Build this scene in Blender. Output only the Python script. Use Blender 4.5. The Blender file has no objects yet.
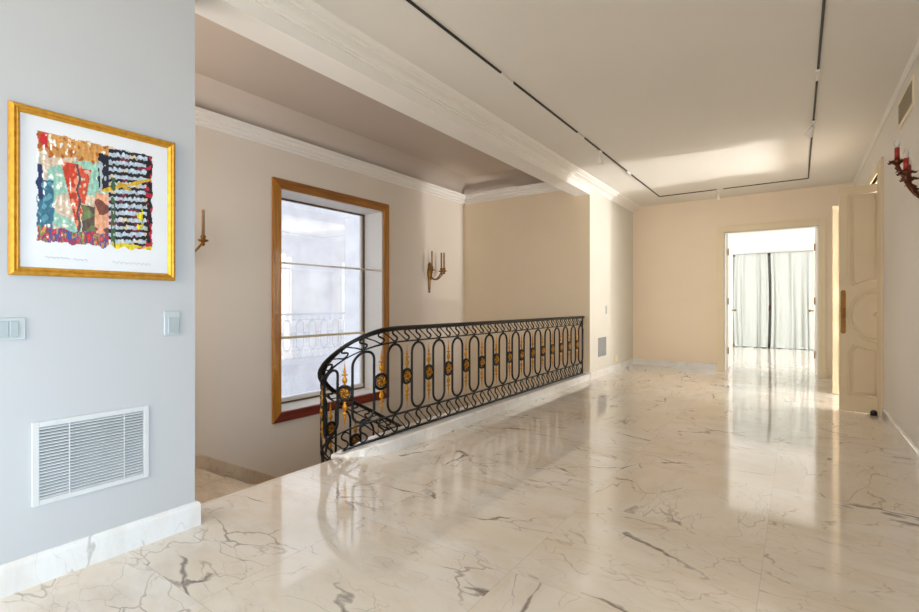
import bpy, math, random
from mathutils import Vector, noise
random.seed(7)
C = bpy.context.scene.collection
PI = math.pi
sc = bpy.context.scene

# ------------------------------------------------------------------ materials
def lin(r, g, b):
    f = lambda c: (c/255/12.92) if c/255 <= .04045 else ((c/255+.055)/1.055)**2.4
    return (f(r), f(g), f(b), 1)

def new_mat(name):
    m = bpy.data.materials.new(name); m.use_nodes = True
    nt = m.node_tree; b = nt.nodes['Principled BSDF']
    return m, nt, b

def N(nt, t, **kw):
    n = nt.nodes.new(t)
    for k, v in kw.items():
        if hasattr(n, k): setattr(n, k, v)
    return n

def simple(name, col, rough=.5, metal=0, var=.06, scale=6, bump=0, coat=0, spec=.5):
    m, nt, b = new_mat(name)
    tc = N(nt, 'ShaderNodeTexCoord'); no = N(nt, 'ShaderNodeTexNoise')
    no.inputs['Scale'].default_value = scale; no.inputs['Detail'].default_value = 5
    nt.links.new(tc.outputs['Object'], no.inputs['Vector'])
    r = N(nt, 'ShaderNodeValToRGB')
    c = lin(*col)
    r.color_ramp.elements[0].color = tuple(x*(1-var) for x in c[:3])+(1,)
    r.color_ramp.elements[1].color = tuple(min(1, x*(1+var)) for x in c[:3])+(1,)
    r.color_ramp.elements[0].position = .35; r.color_ramp.elements[1].position = .65
    nt.links.new(no.outputs['Fac'], r.inputs['Fac']); nt.links.new(r.outputs['Color'], b.inputs['Base Color'])
    b.inputs['Roughness'].default_value = rough; b.inputs['Metallic'].default_value = metal
    b.inputs['Coat Weight'].default_value = coat; b.inputs['Specular IOR Level'].default_value = spec
    if bump:
        bp = N(nt, 'ShaderNodeBump'); bp.inputs['Strength'].default_value = bump; bp.inputs['Distance'].default_value = .01
        n2 = N(nt, 'ShaderNodeTexNoise'); n2.inputs['Scale'].default_value = scale*8
        nt.links.new(tc.outputs['Object'], n2.inputs['Vector'])
        nt.links.new(n2.outputs['Fac'], bp.inputs['Height']); nt.links.new(bp.outputs['Normal'], b.inputs['Normal'])
    return m

def math_node(nt, op, a, b=None, clamp=False):
    n = nt.nodes.new('ShaderNodeMath'); n.operation = op; n.use_clamp = clamp
    for i, v in enumerate((a, b)):
        if v is None: continue
        if isinstance(v, (int, float)): n.inputs[i].default_value = v
        else: nt.links.new(v, n.inputs[i])
    return n.outputs[0]

def mix_col(nt, fac, a, b):
    n = nt.nodes.new('ShaderNodeMix'); n.data_type = 'RGBA'
    if isinstance(fac, (int, float)): n.inputs[0].default_value = fac
    else: nt.links.new(fac, n.inputs[0])
    for i, v in ((6, a), (7, b)):
        if isinstance(v, tuple): n.inputs[i].default_value = v
        else: nt.links.new(v, n.inputs[i])
    return n.outputs[2]

def marble(name, base, warm, vein, tile=None, vein_amt=1.0, rough=.07, vscale=1.0):
    m, nt, b = new_mat(name)
    L = nt.links
    tc = N(nt, 'ShaderNodeTexCoord')
    geo = N(nt, 'ShaderNodeNewGeometry')
    pos = geo.outputs['Position']
    joint = None; vec = pos; tone = None
    if tile:
        sep = N(nt, 'ShaderNodeSeparateXYZ'); L.new(pos, sep.inputs[0])
        tx = math_node(nt, 'DIVIDE', math_node(nt, 'ADD', sep.outputs[0], 20.37), tile)
        ty = math_node(nt, 'DIVIDE', math_node(nt, 'ADD', sep.outputs[1], 20.2), tile)
        fx = math_node(nt, 'FLOOR', tx); fy = math_node(nt, 'FLOOR', ty)
        cmb = N(nt, 'ShaderNodeCombineXYZ'); L.new(fx, cmb.inputs[0]); L.new(fy, cmb.inputs[1])
        wn = N(nt, 'ShaderNodeTexWhiteNoise', noise_dimensions='3D'); L.new(cmb.outputs[0], wn.inputs['Vector'])
        off = N(nt, 'ShaderNodeVectorMath', operation='SCALE'); L.new(wn.outputs['Color'], off.inputs[0]); off.inputs['Scale'].default_value = 13
        rot = N(nt, 'ShaderNodeVectorRotate', rotation_type='Z_AXIS')
        L.new(pos, rot.inputs['Vector'])
        q = math_node(nt, 'MULTIPLY', math_node(nt, 'FLOOR', math_node(nt, 'MULTIPLY', wn.outputs['Value'], 3.99)), PI/2)
        L.new(q, rot.inputs['Angle'])
        add = N(nt, 'ShaderNodeVectorMath', operation='ADD'); L.new(rot.outputs[0], add.inputs[0]); L.new(off.outputs[0], add.inputs[1])
        vec = add.outputs[0]; tone = wn.outputs['Value']
        ex = math_node(nt, 'ABSOLUTE', math_node(nt, 'SUBTRACT', math_node(nt, 'FRACT', tx), .5))
        ey = math_node(nt, 'ABSOLUTE', math_node(nt, 'SUBTRACT', math_node(nt, 'FRACT', ty), .5))
        joint = math_node(nt, 'GREATER_THAN', math_node(nt, 'MAXIMUM', ex, ey), .5-.0016/tile)
    # stretch across one diagonal so the veins drift the same way
    mp = N(nt, 'ShaderNodeMapping'); mp.inputs['Rotation'].default_value = (.3, .2, .62); mp.inputs['Scale'].default_value = (1, 2.1, 1)
    L.new(vec, mp.inputs['Vector'])
    wob = N(nt, 'ShaderNodeTexNoise'); wob.inputs['Scale'].default_value = 1.7*vscale; wob.inputs['Detail'].default_value = 3.5; wob.inputs['Roughness'].default_value = .5
    L.new(mp.outputs[0], wob.inputs['Vector'])
    w2 = N(nt, 'ShaderNodeVectorMath', operation='SCALE'); w2.inputs['Scale'].default_value = .9/vscale
    L.new(wob.outputs['Color'], w2.inputs[0])
    wa = N(nt, 'ShaderNodeVectorMath', operation='ADD'); L.new(mp.outputs[0], wa.inputs[0]); L.new(w2.outputs[0], wa.inputs[1])
    def ridge(scale, width, seed, gate_lo, gate_hi, gscale):
        s = N(nt, 'ShaderNodeVectorMath', operation='ADD'); L.new(wa.outputs[0], s.inputs[0]); s.inputs[1].default_value = (seed, seed*.7, seed*1.3)
        n = N(nt, 'ShaderNodeTexNoise'); n.inputs['Scale'].default_value = scale*vscale; n.inputs['Detail'].default_value = 2; n.inputs['Roughness'].default_value = .45
        L.new(s.outputs[0], n.inputs['Vector'])
        d = math_node(nt, 'ABSOLUTE', math_node(nt, 'SUBTRACT', n.outputs['Fac'], .5))
        g = N(nt, 'ShaderNodeTexNoise'); g.inputs['Scale'].default_value = gscale*vscale; g.inputs['Detail'].default_value = 3
        L.new(s.outputs[0], g.inputs['Vector'])
        mr = N(nt, 'ShaderNodeMapRange'); L.new(g.outputs['Fac'], mr.inputs[0])
        mr.inputs[1].default_value = gate_lo; mr.inputs[2].default_value = gate_hi
        wid = math_node(nt, 'MULTIPLY', mr.outputs[0], width)
        wid = math_node(nt, 'ADD', wid, .00005)
        v = math_node(nt, 'SUBTRACT', 1, math_node(nt, 'DIVIDE', d, wid), clamp=True)
        return math_node(nt, 'MULTIPLY', v, mr.outputs[0])
    def crack(scale, width, seed, gate_lo, gate_hi, gscale, warp):
        w3 = N(nt, 'ShaderNodeVectorMath', operation='SCALE'); w3.inputs['Scale'].default_value = warp; L.new(wob.outputs['Color'], w3.inputs[0])
        fj = N(nt, 'ShaderNodeTexNoise'); fj.inputs['Scale'].default_value = 9*vscale; fj.inputs['Detail'].default_value = 4; L.new(mp.outputs[0], fj.inputs['Vector'])
        w4 = N(nt, 'ShaderNodeVectorMath', operation='SCALE'); w4.inputs['Scale'].default_value = .09; L.new(fj.outputs['Color'], w4.inputs[0])
        s1 = N(nt, 'ShaderNodeVectorMath', operation='ADD'); L.new(mp.outputs[0], s1.inputs[0]); L.new(w3.outputs[0], s1.inputs[1])
        s0 = N(nt, 'ShaderNodeVectorMath', operation='ADD'); L.new(s1.outputs[0], s0.inputs[0]); L.new(w4.outputs[0], s0.inputs[1])
        s2 = N(nt, 'ShaderNodeVectorMath', operation='ADD'); L.new(s0.outputs[0], s2.inputs[0]); s2.inputs[1].default_value = (seed, seed*.7, seed*1.3)
        vo = N(nt, 'ShaderNodeTexVoronoi', feature='DISTANCE_TO_EDGE'); vo.inputs['Scale'].default_value = scale*vscale
        L.new(s2.outputs[0], vo.inputs['Vector'])
        g = N(nt, 'ShaderNodeTexNoise'); g.inputs['Scale'].default_value = gscale*vscale; g.inputs['Detail'].default_value = 4; L.new(s2.outputs[0], g.inputs['Vector'])
        mr = N(nt, 'ShaderNodeMapRange'); L.new(g.outputs['Fac'], mr.inputs[0]); mr.inputs[1].default_value = gate_lo; mr.inputs[2].default_value = gate_hi
        wid = math_node(nt, 'ADD', math_node(nt, 'MULTIPLY', mr.outputs[0], width), .0001)
        v = math_node(nt, 'SUBTRACT', 1, math_node(nt, 'DIVIDE', vo.outputs['Distance'], wid), clamp=True)
        v = math_node(nt, 'POWER', v, .6)
        return math_node(nt, 'MULTIPLY', v, mr.outputs[0])
    v1 = crack(.8, .017, 3.1, .50, .62, 2.0, .5)
    vc = crack(2.0, .022, 31.0, .42, .66, 1.4, .4)
    vd = crack(4.5, .03, 51.0, .47, .70, 1.2, .3)
    v2 = ridge(1.3, .009, 9.7, .38, .62, 1.1)
    v3 = ridge(2.6, .014, 17.3, .42, .66, 1.2)
    cl = N(nt, 'ShaderNodeTexNoise'); cl.inputs['Scale'].default_value = 1.1*vscale; cl.inputs['Detail'].default_value = 6; cl.inputs['Roughness'].default_value = .6
    L.new(wa.outputs[0], cl.inputs['Vector'])
    clr = N(nt, 'ShaderNodeMapRange'); L.new(cl.outputs['Fac'], clr.inputs[0]); clr.inputs[1].default_value = .42; clr.inputs[2].default_value = .68
    col = mix_col(nt, clr.outputs[0], lin(*base), lin(*warm))
    cg = N(nt, 'ShaderNodeTexNoise'); cg.inputs['Scale'].default_value = 2.6*vscale; cg.inputs['Detail'].default_value = 8; cg.inputs['Roughness'].default_value = .7
    L.new(mp.outputs[0], cg.inputs['Vector'])
    cgr = N(nt, 'ShaderNodeMapRange'); L.new(cg.outputs['Fac'], cgr.inputs[0]); cgr.inputs[1].default_value = .5; cgr.inputs[2].default_value = .8; cgr.inputs[4].default_value = .8*vein_amt
    grey = tuple((x*.62+y*.38) for x, y in zip(lin(*warm), lin(*vein)))[:3]+(1,)
    col = mix_col(nt, cgr.outputs[0], col, grey)
    if tone is not None:
        tn = math_node(nt, 'MULTIPLY', tone, .6)
        col = mix_col(nt, tn, col, lin(*warm))
    col = mix_col(nt, math_node(nt, 'MULTIPLY', v3, .4*vein_amt), col, lin(*vein))
    col = mix_col(nt, math_node(nt, 'MULTIPLY', vd, .45*vein_amt), col, lin(*vein))
    col = mix_col(nt, math_node(nt, 'MULTIPLY', vc, .75*vein_amt), col, lin(*vein))
    col = mix_col(nt, math_node(nt, 'MULTIPLY', v2, .55*vein_amt, clamp=True), col, lin(*vein))
    col = mix_col(nt, math_node(nt, 'MULTIPLY', v1, .8*vein_amt, clamp=True), col, lin(vein[0]*.62, vein[1]*.58, vein[2]*.55))
    if joint is not None:
        col = mix_col(nt, math_node(nt, 'MULTIPLY', joint, .28), col, lin(150, 130, 105))
    L.new(col, b.inputs['Base Color'])
    b.inputs['Roughness'].default_value = rough; b.inputs['IOR'].default_value = 1.52
    b.inputs['Coat Weight'].default_value = .5; b.inputs['Coat Roughness'].default_value = rough*.6
    # faint waviness of hand-polished slabs
    bn = N(nt, 'ShaderNodeTexNoise'); bn.inputs['Scale'].default_value = 3.5; L.new(pos, bn.inputs['Vector'])
    bp = N(nt, 'ShaderNodeBump'); bp.inputs['Strength'].default_value = .06; bp.inputs['Distance'].default_value = .02
    L.new(bn.outputs['Fac'], bp.inputs['Height']); L.new(bp.outputs['Normal'], b.inputs['Normal'])
    return m

M = {}
M['daylit_wall'] = simple('daylit_wall_paint', (194, 196, 199), .55, var=.012, scale=1.5, bump=.03)  # cool daylight on the near wall is mixed into this paint colour
M['right_wall'] = simple('pale_putty_wall_paint', (220, 214, 205), .5, var=.015, scale=1.5, bump=.03)
M['pillar_wall'] = simple('daylit_pillar_paint', (212, 208, 198), .55, var=.012, scale=1.5, bump=.03)  # whitened in the colour for light falling from the side doorway
M['far_wall'] = simple('light_cream_wall_paint', (238, 222, 200), .55, var=.015, scale=1.5, bump=.03)
M['cream_wall'] = simple('cream_wall_paint', (232, 215, 188), .55, var=.015, scale=1.5, bump=.03)
M['stair_wall'] = simple('beige_stair_wall_paint', (226, 216, 204), .55, var=.015, scale=1.5, bump=.03)
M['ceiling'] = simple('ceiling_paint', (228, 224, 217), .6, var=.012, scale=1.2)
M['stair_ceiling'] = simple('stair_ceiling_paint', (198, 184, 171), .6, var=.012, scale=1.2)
M['plaster'] = simple('white_plaster_moulding', (236, 232, 226), .5, var=.006, scale=3)
M['bright_wall'] = simple('white_room_paint', (240, 240, 238), .5, var=.01, scale=2)
M['floor'] = marble('polished_marble_floor', (232, 229, 225), (222, 210, 194), (124, 110, 102), tile=.92, rough=.09)
M['marble'] = marble('white_veined_marble', (234, 236, 238), (226, 223, 219), (140, 138, 140), vein_amt=.45, rough=.12, vscale=1.6)
M['stair_marble'] = marble('stair_marble', (214, 198, 176), (196, 172, 144), (120, 98, 80), vein_amt=.8, rough=.2)
M['iron'] = simple('black_wrought_iron', (10, 9, 10), .42, metal=.35, var=.25, scale=30, bump=.15)
M['gold'] = simple('gilded_metal', (196, 136, 44), .32, metal=.85, var=.22, scale=60, bump=.25)
M['gold_frame'] = simple('gold_leaf_frame', (214, 160, 60), .45, metal=.75, var=.12, scale=40, bump=.15)
M['brass'] = simple('aged_brass', (140, 100, 42), .36, metal=.8, var=.3, scale=50, bump=.2)
M['brass_dark_disc'] = simple('dark_gilded_back', (112, 74, 28), .5, metal=.6, var=.3, scale=60, bump=.2)
M['old_brass'] = simple('dull_yellow_brass', (132, 92, 36), .42, metal=.6, var=.2, scale=40, bump=.1)
M['dark_brass'] = simple('dark_bronze', (92, 48, 26), .35, metal=.7, var=.35, scale=50, bump=.2)
M['red_candle'] = simple('red_candle_sleeve', (150, 34, 22), .4, var=.15, scale=30)
M['tan_candle'] = simple('antique_candle_tube', (150, 118, 84), .5, var=.12, scale=30)
M['switch'] = simple('grey_white_plastic', (190, 198, 200), .3, var=.01)
M['switch_key'] = simple('switch_key_plastic', (174, 184, 188), .3, var=.01)
M['vent'] = simple('white_enamel_metal', (212, 214, 216), .4, var=.01)
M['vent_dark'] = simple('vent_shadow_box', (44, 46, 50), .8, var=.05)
M['vent_slat'] = simple('grey_vent_slats', (206, 210, 214), .4, var=.03)
M['vent_beige'] = simple('beige_vent_metal', (168, 156, 132), .5, var=.03)
M['grey_vent'] = simple('grey_vent_metal', (150, 152, 154), .5, var=.03)
M['door_paint'] = simple('ivory_door_paint', (216, 198, 168), .4, var=.02, scale=3)
M['casing'] = simple('ivory_casing_paint', (234, 220, 190), .4, var=.02, scale=3)
M['white_door'] = simple('white_door_paint', (244, 242, 236), .4, var=.01, scale=3)
M['black_track'] = simple('black_track_metal', (38, 34, 32), .5, var=.1)
M['white_plastic'] = simple('white_lamp_plastic', (232, 228, 222), .4, var=.01)
M['black_rubber'] = simple('black_rubber', (20, 18, 17), .7, var=.1)
M['paper'] = simple('white_mount_paper', (232, 234, 238), .7, var=.006, scale=10)
M['pencil'] = simple('pencil_line', (160, 162, 168), .8, var=.1)
M['stucco'] = simple('pale_outdoor_stucco', (226, 229, 236), .9, var=.10, scale=1.7, bump=.2)
M['cream_rail'] = simple('cream_painted_rail', (232, 220, 184), .5, var=.03)
M['bead'] = simple('dark_window_bead', (104, 78, 48), .5, var=.15, scale=20)
M['candle_glass'] = None

def wood(name, dark, light, rough=.35, axis=2):
    m, nt, b = new_mat(name)
    tc = N(nt, 'ShaderNodeTexCoord'); mp = N(nt, 'ShaderNodeMapping')
    s = [14, 14, 14]; s[axis] = 1.1; mp.inputs['Scale'].default_value = s
    nt.links.new(tc.outputs['Object'], mp.inputs['Vector'])
    no = N(nt, 'ShaderNodeTexNoise'); no.inputs['Scale'].default_value = 1.6; no.inputs['Detail'].default_value = 7; no.inputs['Roughness'].default_value = .65
    nt.links.new(mp.outputs[0], no.inputs['Vector'])
    r = N(nt, 'ShaderNodeValToRGB'); r.color_ramp.elements[0].color = lin(*dark); r.color_ramp.elements[1].color = lin(*light)
    r.color_ramp.elements[0].position = .32; r.color_ramp.elements[1].position = .68
    nt.links.new(no.outputs['Fac'], r.inputs['Fac']); nt.links.new(r.outputs['Color'], b.inputs['Base Color'])
    b.inputs['Roughness'].default_value = rough; b.inputs['Coat Weight'].default_value = .3
    return m
M['wood_v'] = wood('honey_varnished_wood', (136, 82, 26), (196, 134, 44), axis=2)
M['wood_h'] = wood('honey_varnished_wood_rail', (122, 74, 30), (176, 116, 46), axis=1)
M['wood_red'] = wood('dark_red_wood', (92, 26, 16), (142, 50, 30), axis=1)  # bottom frame piece, coloured darker and redder than the other pieces

def glass_mat():
    m, nt, b = new_mat('reflective_window_glass')
    nt.nodes.remove(b); out = nt.nodes['Material Output']
    tr = N(nt, 'ShaderNodeBsdfTransparent'); tr.inputs[0].default_value = (.95, .965, .98, 1)
    gl = N(nt, 'ShaderNodeBsdfGlossy'); gl.inputs['Roughness'].default_value = .01; gl.inputs[0].default_value = (1, 1, 1, 1)
    lw = N(nt, 'ShaderNodeLayerWeight'); lw.inputs[0].default_value = .5
    fac = math_node(nt, 'ADD', math_node(nt, 'MULTIPLY', math_node(nt, 'POWER', lw.outputs['Facing'], 3), .5), .24, clamp=True)
    mx = N(nt, 'ShaderNodeMixShader')
    nt.links.new(fac, mx.inputs[0]); nt.links.new(tr.outputs[0], mx.inputs[1]); nt.links.new(gl.outputs[0], mx.inputs[2])
    nt.links.new(mx.outputs[0], out.inputs[0])
    return m
M['glass'] = glass_mat()
def clear(name):
    m, nt, b = new_mat(name)
    b.inputs['Base Color'].default_value = (.95, .93, .88, 1); b.inputs['Roughness'].default_value = .15
    b.inputs['Transmission Weight'].default_value = .55; b.inputs['IOR'].default_value = 1.3
    return m
M['bulb'] = clear('frosted_bulb_glass')
def cloth(name, col):
    m, nt, b = new_mat(name)
    tc = N(nt, 'ShaderNodeTexCoord'); no = N(nt, 'ShaderNodeTexNoise'); no.inputs['Scale'].default_value = 90
    nt.links.new(tc.outputs['Object'], no.inputs['Vector'])
    r = N(nt, 'ShaderNodeValToRGB'); c = lin(*col)
    r.color_ramp.elements[0].color = tuple(x*.95 for x in c[:3])+(1,); r.color_ramp.elements[1].color = c
    nt.links.new(no.outputs['Fac'], r.inputs['Fac']); nt.links.new(r.outputs[0], b.inputs['Base Color'])
    b.inputs['Roughness'].default_value = .85; b.inputs['Sheen Weight'].default_value = .3
    return m
M['curtain'] = cloth('pale_curtain_cloth', (188, 195, 194))

# ------------------------------------------------------------------ mesh helpers
class MB:
    def __init__(s): s.v = []; s.f = []; s.sm = []
    def add(s, vs, fs, smooth=False):
        n = len(s.v); s.v += [tuple(v) for v in vs]
        s.f += [tuple(i+n for i in f) for f in fs]; s.sm += [smooth]*len(fs)
        return s
    def box(s, x0, x1, y0, y1, z0, z1):
        vs = [(x, y, z) for x in (x0, x1) for y in (y0, y1) for z in (z0, z1)]
        return s.add(vs, [(0, 1, 3, 2), (4, 6, 7, 5), (0, 4, 5, 1), (2, 3, 7, 6), (0, 2, 6, 4), (1, 5, 7, 3)])
    def grid(s, rows, closed=False, smooth=True, cap=False):
        n = len(rows[0]); vs = [p for r in rows for p in r]; fs = []
        for i in range(len(rows)-1):
            for j in range(n if closed else n-1):
                k = (j+1) % n
                fs.append((i*n+j, i*n+k, (i+1)*n+k, (i+1)*n+j))
        s.add(vs, fs, smooth)
        if cap:
            b = len(s.v)-len(vs)
            s.f.append(tuple(b+i for i in range(n-1, -1, -1))); s.sm.append(False)
            s.f.append(tuple(b+(len(rows)-1)*n+i for i in range(n))); s.sm.append(False)
        return s
    def tube(s, pts, r, n=8, closed=False):
        pts = [Vector(p) for p in pts]; rows = []
        m = len(pts); prev = None
        for i, p in enumerate(pts):
            if closed: t = pts[(i+1) % m]-pts[i-1]
            else: t = pts[min(i+1, m-1)]-pts[max(i-1, 0)]
            if t.length < 1e-9: t = Vector((0, 0, 1))
            t.normalize()
            if prev is None:
                a = Vector((0, 0, 1)) if abs(t.z) < .9 else Vector((1, 0, 0))
            else: a = prev
            u = (a - t*a.dot(t)); 
            if u.length < 1e-6: u = t.orthogonal()
            u.normalize(); prev = u; w = t.cross(u)
            rr = r[i] if isinstance(r, (list, tuple)) else r
            rows.append([p+u*rr*math.cos(2*PI*k/n)+w*rr*math.sin(2*PI*k/n) for k in range(n)])
        if closed:
            rows.append(rows[0]); return s.grid(rows, True, True)
        return s.grid(rows, True, True, True)
    def lathe(s, prof, c=(0, 0, 0), n=16, flat=(1, 1)):
        rows = [[(c[0]+r*flat[0]*math.cos(2*PI*k/n), c[1]+r*flat[1]*math.sin(2*PI*k/n), c[2]+z) for k in range(n)] for r, z in prof]
        return s.grid(rows, True, True, True)
    def sweep(s, prof, path, closed=False, up=(0, 0, 1)):
        """prof: (offset sideways, up) loop; path: points in plan, mitred at corners"""
        pts = [Vector(p) for p in path]; m = len(pts); rows = []; U = Vector(up)
        for i, p in enumerate(pts):
            a = (p-pts[i-1]).normalized() if (i > 0 or closed) else None
            b = (pts[(i+1) % m]-p).normalized() if (i < m-1 or closed) else None
            if a is None: a = b
            if b is None: b = a
            na = U.cross(a).normalized(); nb = U.cross(b).normalized()
            nn = (na+nb); nn.normalize(); k = 1/max(.2, nn.dot(na))
            rows.append([p+nn*k*d+U*h for d, h in prof])
        if closed:
            rows.append(rows[0]); return s.grid(rows, True, False)
        return s.grid(rows, True, False, True)
    def build(s, name, mat, parent=None, bevel=0, smooth=None, solid=0):
        off = Vector((0, 0, 0))
        p = parent
        while p is not None: off = off+p.location; p = p.parent
        me = bpy.data.meshes.new(name)
        me.from_pydata([tuple(Vector(v)-off) for v in s.v], [], s.f)
        for i, pl in enumerate(me.polygons): pl.use_smooth = s.sm[i] if smooth is None else smooth
        me.materials.append(mat); me.update()
        import bmesh
        bm = bmesh.new(); bm.from_mesh(me); bmesh.ops.recalc_face_normals(bm, faces=bm.faces); bm.to_mesh(me); bm.free()
        o = bpy.data.objects.new(name, me); C.objects.link(o); o.parent = parent
        if bevel:
            bv = o.modifiers.new('bevel', 'BEVEL'); bv.width = bevel; bv.segments = 2; bv.limit_method = 'ANGLE'
        if solid:
            sd = o.modifiers.new('solid', 'SOLIDIFY'); sd.thickness = solid
        return o

def empty(name, loc):
    o = bpy.data.objects.new(name, None); C.objects.link(o); o.location = loc; o.empty_display_size = .1
    return o
def tag(o, label, cat, group=None):
    o['label'] = label; o['category'] = cat
    if group: o['group'] = group
    return o
def struct(o, label=None, cat=None):
    o['kind'] = 'structure'
    if label: o['label'] = label
    if cat: o['category'] = cat
    return o

# ------------------------------------------------------------------ dimensions
XL, XR = -2.67, .745          # gallery side walls
XI = -2.92                    # stair side of the left wall and the floor edge
XW = -5.09                    # stair window wall
YF = 9.75; YB = 7.34; YE = 1.285
HC = 3.12                     # gallery ceiling
SC = 3.46                     # stair ceiling
YN = -3.2                     # wall behind the camera
LOW = -3.2

# ------------------------------------------------------------------ shell
f = MB()
f.box(XI, XR+.2, YN, 9.85, -.25, 0)
f.box(XR+.2, 5.2, 6.0, 9.0, -.25, 0)
struct(f.build('floor', M['floor']), 'polished cream veined marble floor of the gallery', 'floor')
f = MB(); f.box(-4.2, 4.2, 9.85, 15.9, -.25, 0)
struct(f.build('floor_far', M['floor']), 'bright marble floor in the room beyond the far door', 'floor')

c = MB(); c.box(XI, XR+.2, YN, YF+.1, HC, HC+.15)
struct(c.build('ceiling', M['ceiling']), 'plain pale ceiling over the marble gallery with light tracks', 'ceiling')

w = MB(); w.box(XI, XL, YN, YE, 0, HC)
struct(w.build('wall_left', M['daylit_wall']), 'near white wall carrying the gold framed print', 'wall')
w = MB(); w.box(XI, XL, YB, YF, 0, HC)
struct(w.build('wall_left_far', M['pillar_wall']), 'short wall beyond the stair railing with small grey vent', 'wall')
w = MB()
DX0, DX1, DH = -1.07, .285, 2.485
w.box(XI, DX0, YF, YF+.2, 0, HC); w.box(DX1, 3.6, YF, YF+.2, 0, HC); w.box(DX0, DX1, YF, YF+.2, DH, HC)
w.box(-4.2, XI, YF, YF+.2, 0, HC)
struct(w.build('wall_far', M['far_wall']), 'cream end wall around the open far doorway', 'wall')
w = MB()
OY0, OY1, OH = 6.80, 8.14, 2.62
w.box(XR, XR+.2, YN, OY0, 0, HC); w.box(XR, XR+.2, OY1, YF, 0, HC); w.box(XR, XR+.2, OY0, OY1, OH, HC)
struct(w.build('wall_right', M['right_wall']), 'cream right hand wall with the candle sconce', 'wall')
w = MB(); w.box(XI, XR+.2, YN-.2, YN, 0, HC)
struct(w.build('wall_back', M['daylit_wall']))
b = MB(); b.box(XI, XL, YE, YB, 2.93, HC+.1)
b.box(XI, XL, YE, YB, HC+.1, SC+.1)
struct(b.build('trim_beam', M['plaster']), 'long plaster beam over the stair opening', 'beam')

# stair hall shell
WY0, WY1, WZ0, WZ1 = 3.45, 5.19, -.11, 2.59      # window opening
w = MB()
T = .5
w.box(XW-T, XW, .4, WY0, LOW, SC+.1); w.box(XW-T, XW, WY1, YB, LOW, SC+.1)
w.box(XW-T, XW, WY0, WY1, LOW, WZ0); w.box(XW-T, XW, WY0, WY1, WZ1, SC+.1)
struct(w.build('wall_stair_window', M['stair_wall']), 'beige stair wall holding the tall window', 'wall')
w = MB(); w.box(XW-T, XI, YB, YB+.2, LOW, SC+.1); w.box(XI, XL, YB-.004, YB, 0.0, 2.93)
struct(w.build('wall_stair_back', M['cream_wall']), 'tan end wall behind the far end of the railing', 'wall')
w = MB(); w.box(XW-T, XI, .2, .4, LOW, SC+.1)
struct(w.build('wall_stair_near', M['stair_wall']))
w = MB(); w.box(XI, XI+.1, .4, YB, LOW, -.25)
struct(w.build('wall_stair_inner', M['stair_wall']))
w = MB(); w.box(XI, XI+.1, .4, YE, HC+.15, SC+.1)
struct(w.build('wall_stair_upper', M['stair_wall']))
w = MB(); w.box(XW-T, XI+.1, .2, YB+.2, LOW-.1, LOW)
struct(w.build('floor_stair_lower', M['stair_marble']))

# stair ceiling with a cove
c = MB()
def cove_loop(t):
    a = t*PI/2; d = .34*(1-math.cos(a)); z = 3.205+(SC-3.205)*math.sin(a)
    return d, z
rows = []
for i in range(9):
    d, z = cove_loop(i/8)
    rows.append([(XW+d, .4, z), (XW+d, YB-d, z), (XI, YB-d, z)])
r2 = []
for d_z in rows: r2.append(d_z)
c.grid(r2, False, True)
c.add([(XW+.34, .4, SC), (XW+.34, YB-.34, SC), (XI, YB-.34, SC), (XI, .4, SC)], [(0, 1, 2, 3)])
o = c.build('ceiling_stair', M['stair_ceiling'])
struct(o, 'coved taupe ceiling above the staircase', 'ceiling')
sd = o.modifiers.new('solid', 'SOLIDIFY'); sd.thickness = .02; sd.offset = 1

# far room
w = MB()
w.box(-4.3, -4.2, YF, 15.9, 0, HC+.1); w.box(4.2, 4.3, YF, 15.9, 0, HC+.1)
w.box(-4.2, -1.5, 15.8, 15.9, 0, HC+.1); w.box(.55, 4.2, 15.8, 15.9, 0, HC+.1); w.box(-1.5, .55, 15.8, 15.9, 2.6, HC+.1)
w.box(3.6, 4.2, YF, YF+.2, 0, HC)
struct(w.build('wall_far_room', M['bright_wall']), 'white walls of the bright curtained room', 'wall')
c = MB(); c.box(-4.3, 4.3, YF+.1, 15.9, HC, HC+.1)
struct(c.build('ceiling_far_room', M['bright_wall']), 'white ceiling of the bright room beyond the door', 'ceiling')
# side room off the right wall
w = MB()
w.box(XR+.2, 5.2, 5.9, 6.0, 0, HC+.1); w.box(XR+.2, 5.2, 9.0, 9.1, 0, HC+.1); w.box(5.2, 5.3, 5.9, 9.1, 0, HC+.1)
struct(w.build('wall_side_room', M['bright_wall']))
c = MB(); c.box(XR+.2, 5.2, 5.9, 9.1, HC, HC+.1)
struct(c.build('ceiling_side_room', M['bright_wall']))

# cornices
PC = [(0, 3.022), (-.016, 3.022), (-.018, 3.036), (-.034, 3.040), (-.038, 3.054), (-.06, 3.064), (-.085, 3.070), (-.105, 3.073), (-.108, 3.086), (-.132, 3.091), (-.16, 3.108), (-.165, HC), (0, HC)]
t = MB(); t.sweep([(d, z+.0) for d, z in PC], [(XL, YN, 0), (XL, YF, 0)])
struct(t.build('trim_1', M['plaster']), 'stepped plaster cornice along the beam and left wall', 'cornice')
PR = [(0, 3.085), (.006, 3.085), (.009, 3.095), (.022, 3.112), (.026, HC), (0, HC)]
t = MB(); t.sweep(PR, [(XR, YN, 0), (XR, YF, 0)])
struct(t.build('trim_2', M['ceiling']), 'small plaster cornice along the right wall', 'cornice')
PS = [(0, 3.06), (-.018, 3.06), (-.022, 3.08), (-.045, 3.09), (-.05, 3.118), (-.07, 3.13), (-.075, 3.17), (-.095, 3.18), (-.10, 3.212), (0, 3.212)]
t = MB(); t.sweep(PS, [(XW, .4, 0), (XW, YB, 0), (XI, YB, 0)])
struct(t.build('trim_3', M['plaster']), 'plaster cornice around the staircase walls', 'cornice')

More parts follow.
